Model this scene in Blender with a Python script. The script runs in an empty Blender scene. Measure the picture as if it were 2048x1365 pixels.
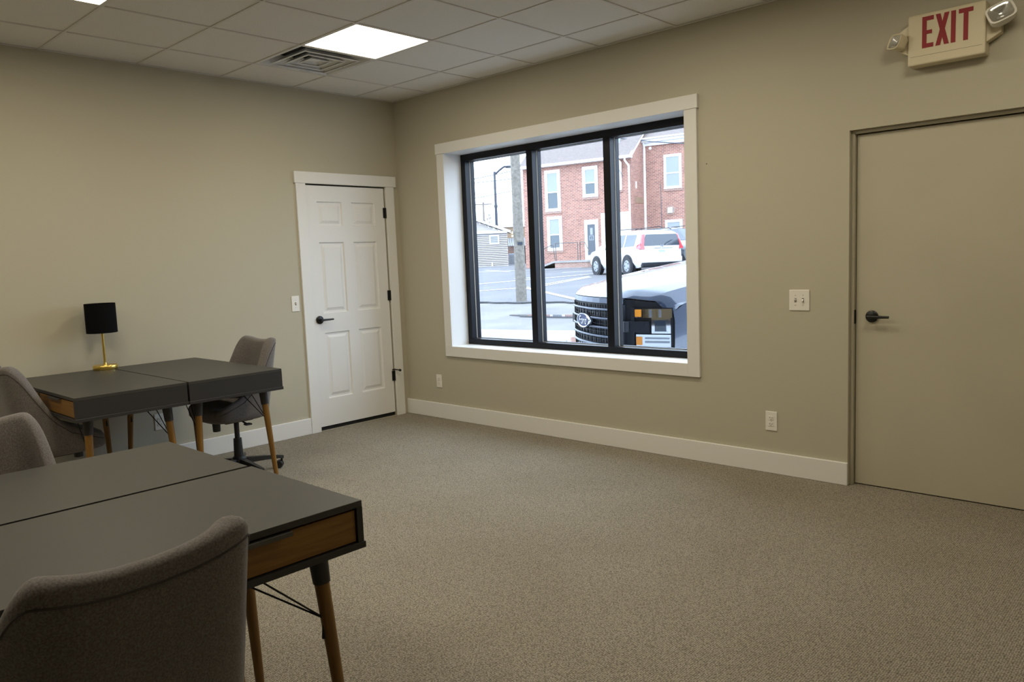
import bpy, bmesh, math, random
from mathutils import Vector, Matrix
random.seed(7)
PI = math.pi
scene = bpy.context.scene
COL = scene.collection

# ------------------------------------------------------------------ camera
cam_d = bpy.data.cameras.new('camera')
cam_d.sensor_fit = 'HORIZONTAL'; cam_d.sensor_width = 36.0
cam_d.lens = 1552.33 / 2048 * 36.0
cam_d.clip_start = 0.05; cam_d.clip_end = 500
cam = bpy.data.objects.new('camera', cam_d); COL.objects.link(cam)
_r = Vector((0.72936332, 0.68297974, -0.03959581))
_u = Vector((-0.04376955, 0.10434484, 0.99357757))
_f = Vector((-0.68272496, 0.72294594, -0.10599902))
M = Matrix((( _r.x, _u.x, -_f.x, 5.6659), (_r.y, _u.y, -_f.y, -4.5566), (_r.z, _u.z, -_f.z, 1.4041), (0, 0, 0, 1)))
cam.matrix_world = M
scene.camera = cam

# ------------------------------------------------------------------ world, exposure
world = bpy.data.worlds.new('world'); scene.world = world; world.use_nodes = True
bg = world.node_tree.nodes['Background']
bg.inputs[0].default_value = (0.66, 0.81, 1.0, 1); bg.inputs[1].default_value = 6.2
scene.view_settings.view_transform = 'Standard'
scene.view_settings.look = 'None'
scene.view_settings.exposure = 0.0
scene.view_settings.gamma = 1.0
scene.view_settings.use_curve_mapping = False
scene.cycles.use_denoising = True
scene.cycles.max_bounces = 6
scene.cycles.diffuse_bounces = 4
scene.cycles.glossy_bounces = 2
scene.cycles.use_adaptive_sampling = True
scene.cycles.adaptive_threshold = 0.1
scene.cycles.adaptive_min_samples = 20
scene.cycles.transparent_max_bounces = 12
scene.cycles.sample_clamp_indirect = 6.0
PANEL_L = 15.5                      # radiance of the ceiling light panels
PANEL_COL = (1.0, 0.895, 0.68)
# daylight portal filling the window opening
pl = bpy.data.lights.new('window_portal', 'AREA'); pl.shape = 'RECTANGLE'; pl.size = 2.3; pl.size_y = 1.65
pl.cycles.is_portal = True
po = bpy.data.objects.new('window_portal', pl); COL.objects.link(po)
po.location = (1.82, 0.33, 1.486); po.rotation_euler = (-PI/2, 0, 0)

# ------------------------------------------------------------------ materials
MATS = {}
def mat(name, col, rough=0.6, metal=0.0, spec=0.5, bump=0, bscale=200, var=0, vscale=20, coat=0, emit=None, estr=0, detail=2):
    if name in MATS: return MATS[name]
    m = bpy.data.materials.new(name); m.use_nodes = True
    nt = m.node_tree; b = nt.nodes['Principled BSDF']
    b.inputs['Base Color'].default_value = (*col, 1); b.inputs['Roughness'].default_value = rough
    b.inputs['Metallic'].default_value = metal; b.inputs['Specular IOR Level'].default_value = spec
    if coat: b.inputs['Coat Weight'].default_value = coat; b.inputs['Coat Roughness'].default_value = 0.04
    tc = nt.nodes.new('ShaderNodeTexCoord')
    if var:
        n = nt.nodes.new('ShaderNodeTexNoise'); n.inputs['Scale'].default_value = vscale; n.inputs['Detail'].default_value = 4
        nt.links.new(tc.outputs['Object'], n.inputs['Vector'])
        r = nt.nodes.new('ShaderNodeValToRGB')
        r.color_ramp.elements[0].position = .3; r.color_ramp.elements[1].position = .7
        r.color_ramp.elements[0].color = (*[max(0, c*(1-var)) for c in col], 1)
        r.color_ramp.elements[1].color = (*[min(1, c*(1+var)) for c in col], 1)
        nt.links.new(n.outputs['Fac'], r.inputs['Fac']); nt.links.new(r.outputs['Color'], b.inputs['Base Color'])
    if bump:
        n = nt.nodes.new('ShaderNodeTexNoise'); n.inputs['Scale'].default_value = bscale; n.inputs['Detail'].default_value = detail
        nt.links.new(tc.outputs['Object'], n.inputs['Vector'])
        bp = nt.nodes.new('ShaderNodeBump'); bp.inputs['Strength'].default_value = bump; bp.inputs['Distance'].default_value = 0.002
        nt.links.new(n.outputs['Fac'], bp.inputs['Height']); nt.links.new(bp.outputs['Normal'], b.inputs['Normal'])
    if emit: b.inputs['Emission Color'].default_value = (*emit, 1); b.inputs['Emission Strength'].default_value = estr
    MATS[name] = m; return m

def glass_mat(name, tint, refl=0.08, rough=0.0, opacity=0.0):
    m = bpy.data.materials.new(name); m.use_nodes = True; nt = m.node_tree
    nt.nodes.clear(); o = nt.nodes.new('ShaderNodeOutputMaterial')
    t = nt.nodes.new('ShaderNodeBsdfTransparent'); t.inputs[0].default_value = (*tint, 1)
    g = nt.nodes.new('ShaderNodeBsdfGlossy'); g.inputs['Roughness'].default_value = rough
    mx = nt.nodes.new('ShaderNodeMixShader'); lw = nt.nodes.new('ShaderNodeLayerWeight')
    pw_ = nt.nodes.new('ShaderNodeMath'); pw_.operation = 'POWER'; pw_.inputs[1].default_value = 5
    ma = nt.nodes.new('ShaderNodeMath'); ma.operation = 'MULTIPLY_ADD'; ma.inputs[1].default_value = .7; ma.inputs[2].default_value = .02
    nt.links.new(lw.outputs['Facing'], pw_.inputs[0]); nt.links.new(pw_.outputs[0], ma.inputs[0]); nt.links.new(ma.outputs[0], mx.inputs[0])
    nt.links.new(t.outputs[0], mx.inputs[1]); nt.links.new(g.outputs[0], mx.inputs[2])
    nt.links.new(mx.outputs[0], o.inputs[0]); MATS[name] = m; return m

def carpet_mat():
    m = bpy.data.materials.new('carpet'); m.use_nodes = True; nt = m.node_tree; b = nt.nodes['Principled BSDF']
    b.inputs['Roughness'].default_value = 0.95; b.inputs['Specular IOR Level'].default_value = 0.1
    tc = nt.nodes.new('ShaderNodeTexCoord'); mp = nt.nodes.new('ShaderNodeMapping')
    mp.inputs['Scale'].default_value = (130, 150, 1); nt.links.new(tc.outputs['Object'], mp.inputs[0])
    v = nt.nodes.new('ShaderNodeTexVoronoi'); v.inputs['Scale'].default_value = 1.0; v.inputs['Randomness'].default_value = .42
    nt.links.new(mp.outputs[0], v.inputs['Vector'])
    r = nt.nodes.new('ShaderNodeValToRGB'); e = r.color_ramp.elements
    e[0].position = .15; e[0].color = (.45, .405, .325, 1); e[1].position = .70; e[1].color = (.13, .114, .088, 1)
    nt.links.new(v.outputs['Distance'], r.inputs['Fac'])
    n = nt.nodes.new('ShaderNodeTexNoise'); n.inputs['Scale'].default_value = 1.3; n.inputs['Detail'].default_value = 5
    nt.links.new(tc.outputs['Object'], n.inputs['Vector'])
    r2 = nt.nodes.new('ShaderNodeValToRGB'); r2.color_ramp.elements[0].position = .3; r2.color_ramp.elements[1].position = .62
    r2.color_ramp.elements[0].color = (.90, .885, .86, 1); r2.color_ramp.elements[1].color = (1, 1, 1, 1)
    nt.links.new(n.outputs['Fac'], r2.inputs['Fac'])
    mx = nt.nodes.new('ShaderNodeMix'); mx.data_type = 'RGBA'; mx.blend_type = 'MULTIPLY'; mx.inputs[0].default_value = 1
    nt.links.new(r.outputs[0], mx.inputs[6]); nt.links.new(r2.outputs[0], mx.inputs[7]); nt.links.new(mx.outputs[2], b.inputs['Base Color'])
    bp = nt.nodes.new('ShaderNodeBump'); bp.inputs['Strength'].default_value = .6; bp.inputs['Distance'].default_value = 0.004; bp.invert = True
    nt.links.new(v.outputs['Distance'], bp.inputs['Height']); nt.links.new(bp.outputs[0], b.inputs['Normal'])
    MATS['carpet'] = m; return m

def fabric_mat(name, c1, c2):
    m = bpy.data.materials.new(name); m.use_nodes = True; nt = m.node_tree; b = nt.nodes['Principled BSDF']
    b.inputs['Roughness'].default_value = 0.95; b.inputs['Specular IOR Level'].default_value = 0.15
    b.inputs['Sheen Weight'].default_value = 0.25; b.inputs['Sheen Roughness'].default_value = .5
    tc = nt.nodes.new('ShaderNodeTexCoord'); n = nt.nodes.new('ShaderNodeTexNoise')
    n.inputs['Scale'].default_value = 260; n.inputs['Detail'].default_value = 3; nt.links.new(tc.outputs['Object'], n.inputs['Vector'])
    r = nt.nodes.new('ShaderNodeValToRGB'); r.color_ramp.elements[0].position = .35; r.color_ramp.elements[1].position = .65
    r.color_ramp.elements[0].color = (*c1, 1); r.color_ramp.elements[1].color = (*c2, 1)
    nt.links.new(n.outputs['Fac'], r.inputs[0]); nt.links.new(r.outputs[0], b.inputs['Base Color'])
    bp = nt.nodes.new('ShaderNodeBump'); bp.inputs['Strength'].default_value = .35; bp.inputs['Distance'].default_value = .001
    nt.links.new(n.outputs['Fac'], bp.inputs['Height']); nt.links.new(bp.outputs[0], b.inputs['Normal'])
    MATS[name] = m; return m

def wood_mat(name, c1, c2, scale=(3, 40, 40), rough=.4):
    m = bpy.data.materials.new(name); m.use_nodes = True; nt = m.node_tree; b = nt.nodes['Principled BSDF']
    b.inputs['Roughness'].default_value = rough
    tc = nt.nodes.new('ShaderNodeTexCoord'); mp = nt.nodes.new('ShaderNodeMapping'); mp.inputs['Scale'].default_value = scale
    nt.links.new(tc.outputs['Object'], mp.inputs[0])
    n = nt.nodes.new('ShaderNodeTexNoise'); n.inputs['Scale'].default_value = 1; n.inputs['Detail'].default_value = 6; n.inputs['Distortion'].default_value = .6
    nt.links.new(mp.outputs[0], n.inputs['Vector'])
    r = nt.nodes.new('ShaderNodeValToRGB'); r.color_ramp.elements[0].position = .3; r.color_ramp.elements[1].position = .7
    r.color_ramp.elements[0].color = (*c1, 1); r.color_ramp.elements[1].color = (*c2, 1)
    nt.links.new(n.outputs['Fac'], r.inputs[0]); nt.links.new(r.outputs[0], b.inputs['Base Color'])
    MATS[name] = m; return m

def brick_mat(name, c1, c2, mortar):
    m = bpy.data.materials.new(name); m.use_nodes = True; nt = m.node_tree; b = nt.nodes['Principled BSDF']
    b.inputs['Roughness'].default_value = .9
    tc = nt.nodes.new('ShaderNodeTexCoord'); s = nt.nodes.new('ShaderNodeSeparateXYZ'); c = nt.nodes.new('ShaderNodeCombineXYZ'); a = nt.nodes.new('ShaderNodeMath')
    nt.links.new(tc.outputs['Object'], s.inputs[0]); nt.links.new(s.outputs[0], a.inputs[0]); nt.links.new(s.outputs[1], a.inputs[1])
    nt.links.new(a.outputs[0], c.inputs[0]); nt.links.new(s.outputs[2], c.inputs[1])
    k = nt.nodes.new('ShaderNodeTexBrick'); k.inputs['Scale'].default_value = 1; k.inputs['Brick Width'].default_value = .215
    k.inputs['Row Height'].default_value = .075; k.inputs['Mortar Size'].default_value = .008
    k.inputs['Color1'].default_value = (*c1, 1); k.inputs['Color2'].default_value = (*c2, 1); k.inputs['Mortar'].default_value = (*mortar, 1)
    k.inputs['Bias'].default_value = -.2
    nt.links.new(c.outputs[0], k.inputs['Vector'])
    n = nt.nodes.new('ShaderNodeTexNoise'); n.inputs['Scale'].default_value = 1.2; n.inputs['Detail'].default_value = 5; nt.links.new(tc.outputs['Object'], n.inputs['Vector'])
    r = nt.nodes.new('ShaderNodeValToRGB'); r.color_ramp.elements[0].color = (.75, .72, .72, 1); r.color_ramp.elements[1].color = (1.15, 1.1, 1.1, 1)
    nt.links.new(n.outputs['Fac'], r.inputs[0])
    mx = nt.nodes.new('ShaderNodeMix'); mx.data_type = 'RGBA'; mx.blend_type = 'MULTIPLY'; mx.inputs[0].default_value = 1
    nt.links.new(k.outputs['Color'], mx.inputs[6]); nt.links.new(r.outputs[0], mx.inputs[7]); nt.links.new(mx.outputs[2], b.inputs['Base Color'])
    MATS[name] = m; return m

mat('wall_paint', (.495, .460, .358), .75, bump=.08, bscale=180)
mat('trim_white', (.80, .79, .77), .45, bump=.03, bscale=90)
mat('door_paint', (.50, .46, .355), .5, bump=.05, bscale=120, var=.03, vscale=2.5)
mat('tile', (.80, .775, .73), .95, bump=.5, bscale=350, var=.05, vscale=160)
mat('tee', (.72, .69, .65), .5)
mat('vent_metal', (.80, .80, .80), .45, var=.08, vscale=9)
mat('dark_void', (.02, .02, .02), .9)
mat('desk_top', (.050, .0485, .046), .45, spec=.4, bump=.02, bscale=300)
mat('desk_edge', (.028, .027, .028), .5)
mat('black_plastic', (.018, .018, .02), .45)
mat('black_metal', (.012, .012, .013), .35, metal=.3)
mat('brass', (.83, .60, .16), .28, metal=1.0)
mat('shade_cloth', (.005, .005, .006), .95, spec=.1)
mat('plate_white', (.82, .79, .73), .35)
mat('slot_dark', (.06, .055, .05), .6)
mat('exit_cream', (.70, .62, .44), .45)
mat('exit_red', (.28, .015, .02), .5)
mat('reflector', (.85, .85, .83), .18, metal=.9)
mat('screw', (.6, .58, .52), .35, metal=.8)
mat('frame_black', (.006, .007, .011), .4, spec=.25)
mat('gasket', (.55, .53, .48), .6)
mat('diffuser', (.9, .9, .88), .6, emit=PANEL_COL, estr=PANEL_L)
mat('steel_handle', (.12, .12, .115), .35, metal=.7)
mat('seam_thread', (.055, .048, .045), .9)
MATS['diffuser'].cycles.emission_sampling = 'FRONT'
carpet_mat()
fabric_mat('chair_fabric', (.105, .094, .090), (.185, .168, .162))
wood_mat('drawer_wood', (.17, .080, .013), (.30, .150, .030), (5, 60, 60))
wood_mat('leg_wood', (.15, .072, .011), (.26, .130, .022), (40, 40, 4))
glass_mat('window_glass', (.98, .99, 1.0))
brick_mat('brick', (.37, .165, .118), (.215, .088, .070), (.50, .42, .345))
brick_mat('brick_pale', (.38, .24, .19), (.30, .15, .115), (.44, .39, .33))
mat('asphalt', (0.114, 0.110, 0.114), .85, var=.14, vscale=.6, bump=.3, bscale=60)
mat('worn_road', (0.163, 0.152, 0.141), .9, var=.2, vscale=.9)
mat('concrete', (0.304, 0.289, 0.270), .9, var=.07, vscale=2)
mat('line_paint', (.85, .85, .83), .7)
mat('water', (.10, .10, .11), .03, spec=1.0)
mat('out_white', (.80, .80, .81), .5)
mat('pane_blind', (0.258, 0.281, 0.289), .25)
mat('pane_dark', (0.091, 0.110, 0.122), .12)
mat('roof_shingle', (0.182, 0.148, 0.133), .95, var=.12, vscale=9)
mat('siding', (.44, .40, .365), .7)
mat('tan_wall', (0.274, 0.182, 0.114), .8)
mat('awning', (0.274, 0.274, 0.274), .4, metal=.4)
mat('grey_unit', (0.274, 0.289, 0.319), .6)
mat('pole_wood', (0.182, 0.163, 0.137), .95, var=.28, vscale=14, bump=.5, bscale=40)
mat('lamp_black', (.03, .035, .05), .4)
mat('door_blue', (0.076, 0.087, 0.103), .4)
mat('rail_iron', (.10, .085, .08), .6)
mat('car_white', (.82, .82, .83), .25, coat=1)
mat('car_glass', (.03, .04, .055), .05, spec=.8)
mat('car_dark', (.045, .05, .06), .25, coat=1)
mat('car_grey', (.16, .175, .20), .25, coat=1)
mat('truck_paint', (.020, .030, .055), .18, metal=.35, coat=1)
mat('truck_trim', (.007, .009, .014), .45, spec=.3)
mat('chrome', (.80, .81, .83), .08, metal=1.0)
mat('bar_silver', (.30, .32, .36), .3, metal=.8)
mat('bar_steel', (.085, .10, .135), .35, metal=.5)
mat('facade', (.40, .42, .45), .85, var=.05, vscale=2)
mat('amber', (.75, .28, .03), .25)
mat('emblem_blue', (.008, .025, .12), .4, spec=.3)
mat('tail_red', (.65, .04, .05), .2, coat=1)
mat('rubber', (.025, .025, .028), .8)
mat('bark', (.20, .17, .15), .95)
mat('yellow_tag', (.75, .65, .35), .6)
mat('plate_blue', (.35, .42, .70), .5)
mat('wire', (.10, .11, .13), .7)

# ------------------------------------------------------------------ mesh helpers
class MB:
    """collects shapes; build() links them as one mesh object"""
    def __init__(s): s.v = []; s.f = []
    def add(s, vs, fs):
        o = len(s.v); s.v += [tuple(v) for v in vs]; s.f += [tuple(i+o for i in f) for f in fs]; return s
    def box(s, x0, x1, y0, y1, z0, z1):
        return s.add([(x0,y0,z0),(x1,y0,z0),(x1,y1,z0),(x0,y1,z0),(x0,y0,z1),(x1,y0,z1),(x1,y1,z1),(x0,y1,z1)],
                     [(3,2,1,0),(4,5,6,7),(0,1,5,4),(1,2,6,5),(2,3,7,6),(3,0,4,7)])
    def cyl(s, a, b, r0, r1=None, n=16, caps=True):
        r1 = r0 if r1 is None else r1
        a = Vector(a); b = Vector(b); d = (b-a).normalized()
        t = Vector((0,0,1)) if abs(d.z) < .9 else Vector((1,0,0))
        e1 = d.cross(t).normalized(); e2 = d.cross(e1)
        vs = []
        for c, r in ((a, r0), (b, r1)):
            for i in range(n):
                q = 2*PI*i/n; vs.append(c + e1*(r*math.cos(q)) + e2*(r*math.sin(q)))
        fs = [(i, i+n, (i+1)%n+n, (i+1)%n) for i in range(n)]
        if caps: fs += [tuple(range(n)), tuple(range(2*n-1, n-1, -1))]
        return s.add(vs, fs)
    def tube(s, pts, r, n=8):
        for a, b in zip(pts[:-1], pts[1:]): s.cyl(a, b, r, r, n)
        return s
    def lathe(s, prof, c=(0,0,0), n=32):
        vs = []; m = len(prof)
        for r, z in prof:
            for i in range(n):
                q = 2*PI*i/n; vs.append((c[0]+r*math.cos(q), c[1]+r*math.sin(q), c[2]+z))
        fs = []
        for k in range(m-1):
            for i in range(n): fs.append((k*n+i, k*n+(i+1)%n, (k+1)*n+(i+1)%n, (k+1)*n+i))
        if prof[0][0] > 1e-6: fs.append(tuple(range(n-1, -1, -1)))
        if prof[-1][0] > 1e-6: fs.append(tuple((m-1)*n+i for i in range(n)))
        return s.add(vs, fs)
    def grid(s, rows, close=False):
        """rows: list of lists of points"""
        m = len(rows); n = len(rows[0]); vs = [p for r in rows for p in r]; fs = []
        for i in range(m-1):
            for j in range(n-1 if not close else n):
                k = (j+1) % n; fs.append((i*n+j, i*n+k, (i+1)*n+k, (i+1)*n+j))
        return s.add(vs, fs)
    def prism(s, poly, d):
        """poly: list of 3-D points in a plane; d: extrusion vector"""
        n = len(poly); d = Vector(d); vs = [Vector(p) for p in poly] + [Vector(p)+d for p in poly]
        fs = [tuple(range(n-1, -1, -1)), tuple(range(n, 2*n))] + [(i, (i+1)%n, (i+1)%n+n, i+n) for i in range(n)]
        return s.add(vs, fs)
    def mesh(s, name, m, smooth=None):
        me = bpy.data.meshes.new(name); me.from_pydata(s.v, [], s.f); me.update()
        bm = bmesh.new(); bm.from_mesh(me); bmesh.ops.remove_doubles(bm, verts=bm.verts, dist=1e-6)
        bmesh.ops.recalc_face_normals(bm, faces=bm.faces); bm.to_mesh(me); bm.free()
        me.materials.append(MATS[m])
        if smooth is not None:
            me.shade_smooth(); me.set_sharp_from_angle(angle=math.radians(smooth))
        return me
    def build(s, name, m, parent=None, smooth=None, bevel=0, loc=None, rot=None):
        o = bpy.data.objects.new(name, s.mesh(name, m, smooth)); COL.objects.link(o)
        if parent: o.parent = parent
        if loc: o.location = loc
        if rot: o.rotation_euler = rot
        if bevel:
            b = o.modifiers.new('bevel', 'BEVEL'); b.width = bevel; b.segments = 2; b.limit_method = 'ANGLE'; b.harden_normals = False
        return o

def tag(o, label=None, cat=None, group=None, kind=None):
    if label: o['label'] = label
    if cat: o['category'] = cat
    if group: o['group'] = group
    if kind: o['kind'] = kind
    return o
def empty(name, loc=(0,0,0), rz=0, parent=None):
    o = bpy.data.objects.new(name, None); COL.objects.link(o); o.location = loc; o.rotation_euler = (0, 0, rz)
    o.empty_display_size = .1
    if parent: o.parent = parent
    return o
def copy_tree(o, parent=None):
    c = o.copy(); COL.objects.link(c); c.parent = parent
    for ch in list(o.children): copy_tree(ch, c)
    return c
def box(name, m, parent, *a, bevel=0):
    return MB().box(*a).build(name, m, parent, bevel=bevel)
def text(name, s, m, parent, size, loc, rot, extrude=.001, shear=0, align='CENTER'):
    c = bpy.data.curves.new(name, 'FONT'); c.body = s; c.size = size; c.extrude = extrude; c.shear = shear; c.align_x = align; c.align_y = 'CENTER'
    c.materials.append(MATS[m]); tmp = bpy.data.objects.new(name, c); COL.objects.link(tmp); bpy.context.view_layer.update()
    me = bpy.data.meshes.new_from_object(tmp.evaluated_get(bpy.context.evaluated_depsgraph_get())); bpy.data.objects.remove(tmp)
    o = bpy.data.objects.new(name, me); COL.objects.link(o); o.parent = parent; o.location = loc; o.rotation_euler = rot; return o

# ------------------------------------------------------------------ room shell
RX, RY, H = 7.6, -7.4, 2.8437            # room extents
G = .6096; GA, GB = .4100, .4964         # ceiling grid pitch and offsets
WT = .30
fl = MB().box(0, RX, RY, 0, -.08, 0).box(4.026, 4.99, 0, .14, -.08, 0).build('floor', 'carpet'); tag(fl, 'beige and brown looped carpet floor', kind='structure')
DX0, DX1, DZ1 = 4.026, 4.99, 2.040        # right door opening
WX0, WX1, WZ0, WZ1 = .66, 2.985, .66, 2.312   # window opening
w = MB()
w.box(-WT, WX0-.015, 0, WT, -.3, H+.15); w.box(WX0-.015, WX1+.015, 0, WT, -.3, WZ0-.015); w.box(WX0-.015, WX1+.015, 0, WT, WZ1+.015, H+.15)
w.box(WX1+.015, DX0, 0, WT, -.3, H+.15); w.box(DX0, DX1, 0, WT, DZ1, H+.15); w.box(DX1, RX+WT, 0, WT, -.3, H+.15); w.box(DX0, DX1, 0, WT, -.3, -.081)
tag(w.build('wall_right', 'wall_paint'), 'greige painted wall with the window and flush door', kind='structure')
LY0, LY1, LZ1 = -.972, -.150, 2.085       # white door opening on left wall
w = MB(); w.box(-WT, 0, LY1, 0, -.3, H+.15); w.box(-WT, 0, LY0, LY1, LZ1, H+.15); w.box(-WT, 0, RY-WT, LY0, -.3, H+.15); w.box(-WT, 0, LY0, LY1, -.3, -.001)
w.box(-WT, -.2, LY0, LY1, 0, LZ1)
tag(w.build('wall_left', 'wall_paint'), 'greige painted wall with the white panel door', kind='structure')
tag(MB().box(0, RX+WT, RY-WT, RY, -.3, H+.15).build('wall_back', 'wall_paint'), 'greige painted wall behind the desks', kind='structure')
tag(MB().box(RX, RX+WT, RY, 0, -.3, H+.15).build('wall_near', 'wall_paint'), 'greige painted wall behind the viewer', kind='structure')

# unseen shop front, added and built tall to darken reflections in the truck
w = MB(); w.box(-9, RX+9, 0, WT, H+.15, 5.0); w.box(-9, -WT, 0, WT, -.3, H+.15); w.box(RX+WT, RX+9, 0, WT, -.3, H+.15); w.box(-9, RX+9, -8, 0, H+.15, H+.35)
w.box(-WT, WX0-.015, WT, WT+.02, -.3, H+.15).box(WX0-.015, WX1+.015, WT, WT+.02, -.3, WZ0-.015).box(WX0-.015, WX1+.015, WT, WT+.02, WZ1+.015, H+.15).box(WX1+.015, RX+WT, WT, WT+.02, -.3, H+.15)
tag(w.build('wall_front_added', 'facade'), 'unseen grey shop front added around and above the window', kind='structure')

# ceiling: tiles in a tee grid
LIGHTS = {(1,1), (1,4), (1,7), (4,1), (4,4), (7,1), (7,4)}
VENTS = {(1,0)}
ceil = empty('ceiling', (0,0,0)); tag(ceil, 'suspended ceiling of square mineral tiles', kind='structure')
box('ceiling_slab', 'dark_void', ceil, 0, RX, RY, 0, H+.11, H+.15)
xs = [0] + [GB + j*G for j in range(0, 12) if GB + j*G < RX] + [RX]
ys = [0] + [-(GA + i*G) for i in range(0, 12) if -(GA + i*G) > RY] + [RY]
TW = .0075                               # half width of a tee
tile_cache = {}
for jx in range(len(xs)-1):
    for iy in range(len(ys)-1):
        j, i = jx-1, iy-1
        if (i, j) in LIGHTS or (i, j) in VENTS: continue
        x0, x1 = xs[jx]+TW, xs[jx+1]-TW; y1, y0 = ys[iy]-TW, ys[iy+1]+TW
        key = (round(x1-x0, 3), round(y1-y0, 3))
        if key not in tile_cache:
            hx, hy = (x1-x0)/2, (y1-y0)/2
            tile_cache[key] = MB().box(-hx, hx, -hy, hy, 0, .015).mesh('ceiling_tile', 'tile')
        o = bpy.data.objects.new('ceiling_tile', tile_cache[key]); COL.objects.link(o); o.parent = ceil
        o.location = ((x0+x1)/2, (y0+y1)/2, H+.006)
for x in xs[1:-1]: box('tee_bar', 'tee', ceil, x-TW, x+TW, RY, 0, H, H+.03)
for y in ys[1:-1]:
    for a, b in zip(xs[:-1], xs[1:]): box('tee_bar', 'tee', ceil, a+TW, b-TW, y-TW, y+TW, H+.0005, H+.03)
for a in ((0, RX, -.02, 0), (0, RX, RY, RY+.02), (0, .02, RY+.02, -.02), (RX-.02, RX, RY+.02, -.02)):
    box('wall_angle', 'tee', ceil, *a, H+.0005, H+.004)

lnames = {(1,1): 'bright square ceiling light panel beside the air vent', (4,1): 'square ceiling light panel above the desks along the wall',
          (1,4): 'square ceiling light panel in front of the window', (1,7): 'square ceiling light panel nearest the exit sign',
          (4,4): 'square ceiling light panel over the grey desk pair', (7,1): 'square ceiling light panel farthest along the left wall',
          (7,4): 'square ceiling light panel at the back of the room'}
for (i, j) in sorted(LIGHTS):
    x0, y1 = GB+j*G+TW, -(GA+i*G)-TW; x1, y0 = x0+G-2*TW, y1-G+2*TW
    t = empty('ceiling_light', ((x0+x1)/2, (y0+y1)/2, H)); hx, hy = (x1-x0)/2, (y1-y0)/2
    tag(t, lnames[(i, j)], 'ceiling light', 'ceiling light panels')
    f = MB(); e = .012
    f.box(-hx, hx, -hy, -hy+e, .001, .05).box(-hx, hx, hy-e, hy, .001, .05).box(-hx, -hx+e, -hy+e, hy-e, .001, .05).box(hx-e, hx, -hy+e, hy-e, .001, .05)
    f.build('frame', 'tee', t)
    box('tray', 'tee', t, -hx+e, hx-e, -hy+e, hy-e, .012, .05)
    q_ = MB(); q_.add([(-hx+e,-hy+e,.006), (-hx+e,hy-e,.006), (hx-e,hy-e,.006), (hx-e,-hy+e,.006)], [(0,1,2,3)])
    d_ = q_.build('diffuser', 'diffuser', t)
    if d_.data.polygons[0].normal.z > 0: d_.data.flip_normals()
# air vent
(i, j) = (1, 0); x0, y1 = GB+j*G+TW, -(GA+i*G)-TW; x1, y0 = x0+G-2*TW, y1-G+2*TW
v = empty('air_vent', ((x0+x1)/2, (y0+y1)/2, H)); tag(v, 'square grey ceiling air vent with stepped louvers beside the light panel', 'air vent')
def ring(a0, z0, a1, z1):
    sq = lambda a, z: [(-a,-a,z), (a,-a,z), (a,a,z), (-a,a,z)]
    return MB().grid([sq(a0, z0), sq(a1, z1)], close=True)
h = (x1-x0)/2
box('duct_cavity', 'dark_void', v, -h, h, -h, h, .085, .1)
ring(h, .002, h-.014, .002).build('frame', 'vent_metal', v)
ring(h-.014, .002, .235, .075).build('neck', 'vent_metal', v)
for a in (.225, .155, .085):
    r = ring(a, -.004, a-.06, .040); r.grid([[(-a,-a,-.004), (a,-a,-.004), (a,a,-.004), (-a,a,-.004)], [(-a+.013,-a+.013,-.005), (a-.013,-a+.013,-.005), (a-.013,a-.013,-.005), (-a+.013,a-.013,-.005)]], close=True)
    o = r.build('louver', 'vent_metal', v)
    s = o.modifiers.new('solid', 'SOLIDIFY'); s.thickness = .0025; s.offset = 0
box('center_plate', 'vent_metal', v, -.032, .032, -.032, .032, .010, .014)

# baseboards
bh, bt = .136, .018
b = MB().box(0, 4.03, -bt, 0, 0, bh); tag(b.build('baseboard_right', 'trim_white', bevel=.004), 'white baseboard under the window wall', kind='structure')
b = MB().box(0, bt, RY, -1.064, 0, bh); tag(b.build('baseboard_left', 'trim_white', bevel=.004), 'white baseboard along the left wall', kind='structure')
tag(MB().box(5.0, RX, -bt, 0, 0, bh).build('baseboard_near', 'trim_white'), 'white baseboard past the flush door', kind='structure')

# window
win = empty('window_1'); tag(win, 'three pane black framed shop window with white casing', kind='structure')
cz = .020
box('side_casing', 'trim_white', win, .572, WX0, -cz, 0, WZ0-.001, WZ1, bevel=.002)
box('side_casing', 'trim_white', win, WX1, 3.076, -cz, 0, WZ0-.09, WZ1, bevel=.002)
box('head_casing', 'trim_white', win, .565, 3.086, -cz-.006, 0, WZ1, WZ1+.088, bevel=.002)
box('sill_casing', 'trim_white', win, .572, WX1, -cz, 0, WZ0-.09, WZ0-.001, bevel=.002)
FY = .182
box('jamb_liner', 'trim_white', win, WX0-.015, WX0, -.001, FY+.1, WZ0, WZ1)
box('jamb_liner', 'trim_white', win, WX1, WX1+.015, -.001, FY+.1, WZ0, WZ1)
box('head_liner', 'trim_white', win, WX0-.015, WX1+.015, -.001, FY+.1, WZ1, WZ1+.015)
box('sill_board', 'trim_white', win, WX0-.015, WX1+.015, -.001, FY+.1, WZ0-.015, WZ0)
fw = .052; m1, m2 = 1.425, 2.188; mw = .062
fr = [(WX0, WX0+fw), (m1, m1+mw), (m2, m2+mw), (WX1-fw, WX1)]
for k, (a, b) in enumerate(fr):
    o = box('mullion' if k in (1, 2) else 'frame_stile', 'frame_black', win, a, b, FY, FY+.055, WZ0+.05, WZ1-.055, bevel=.002)
    box('glazing_stop', 'frame_black', o, a-.006 if k else a, b+.006 if k < 3 else b, FY+.062, FY+.105, WZ0+.03, WZ1-.03)
    box('gasket', 'gasket', o, a-.003 if k else a, b+.003 if k < 3 else b, FY+.055, FY+.062, WZ0+.03, WZ1-.03)
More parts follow.
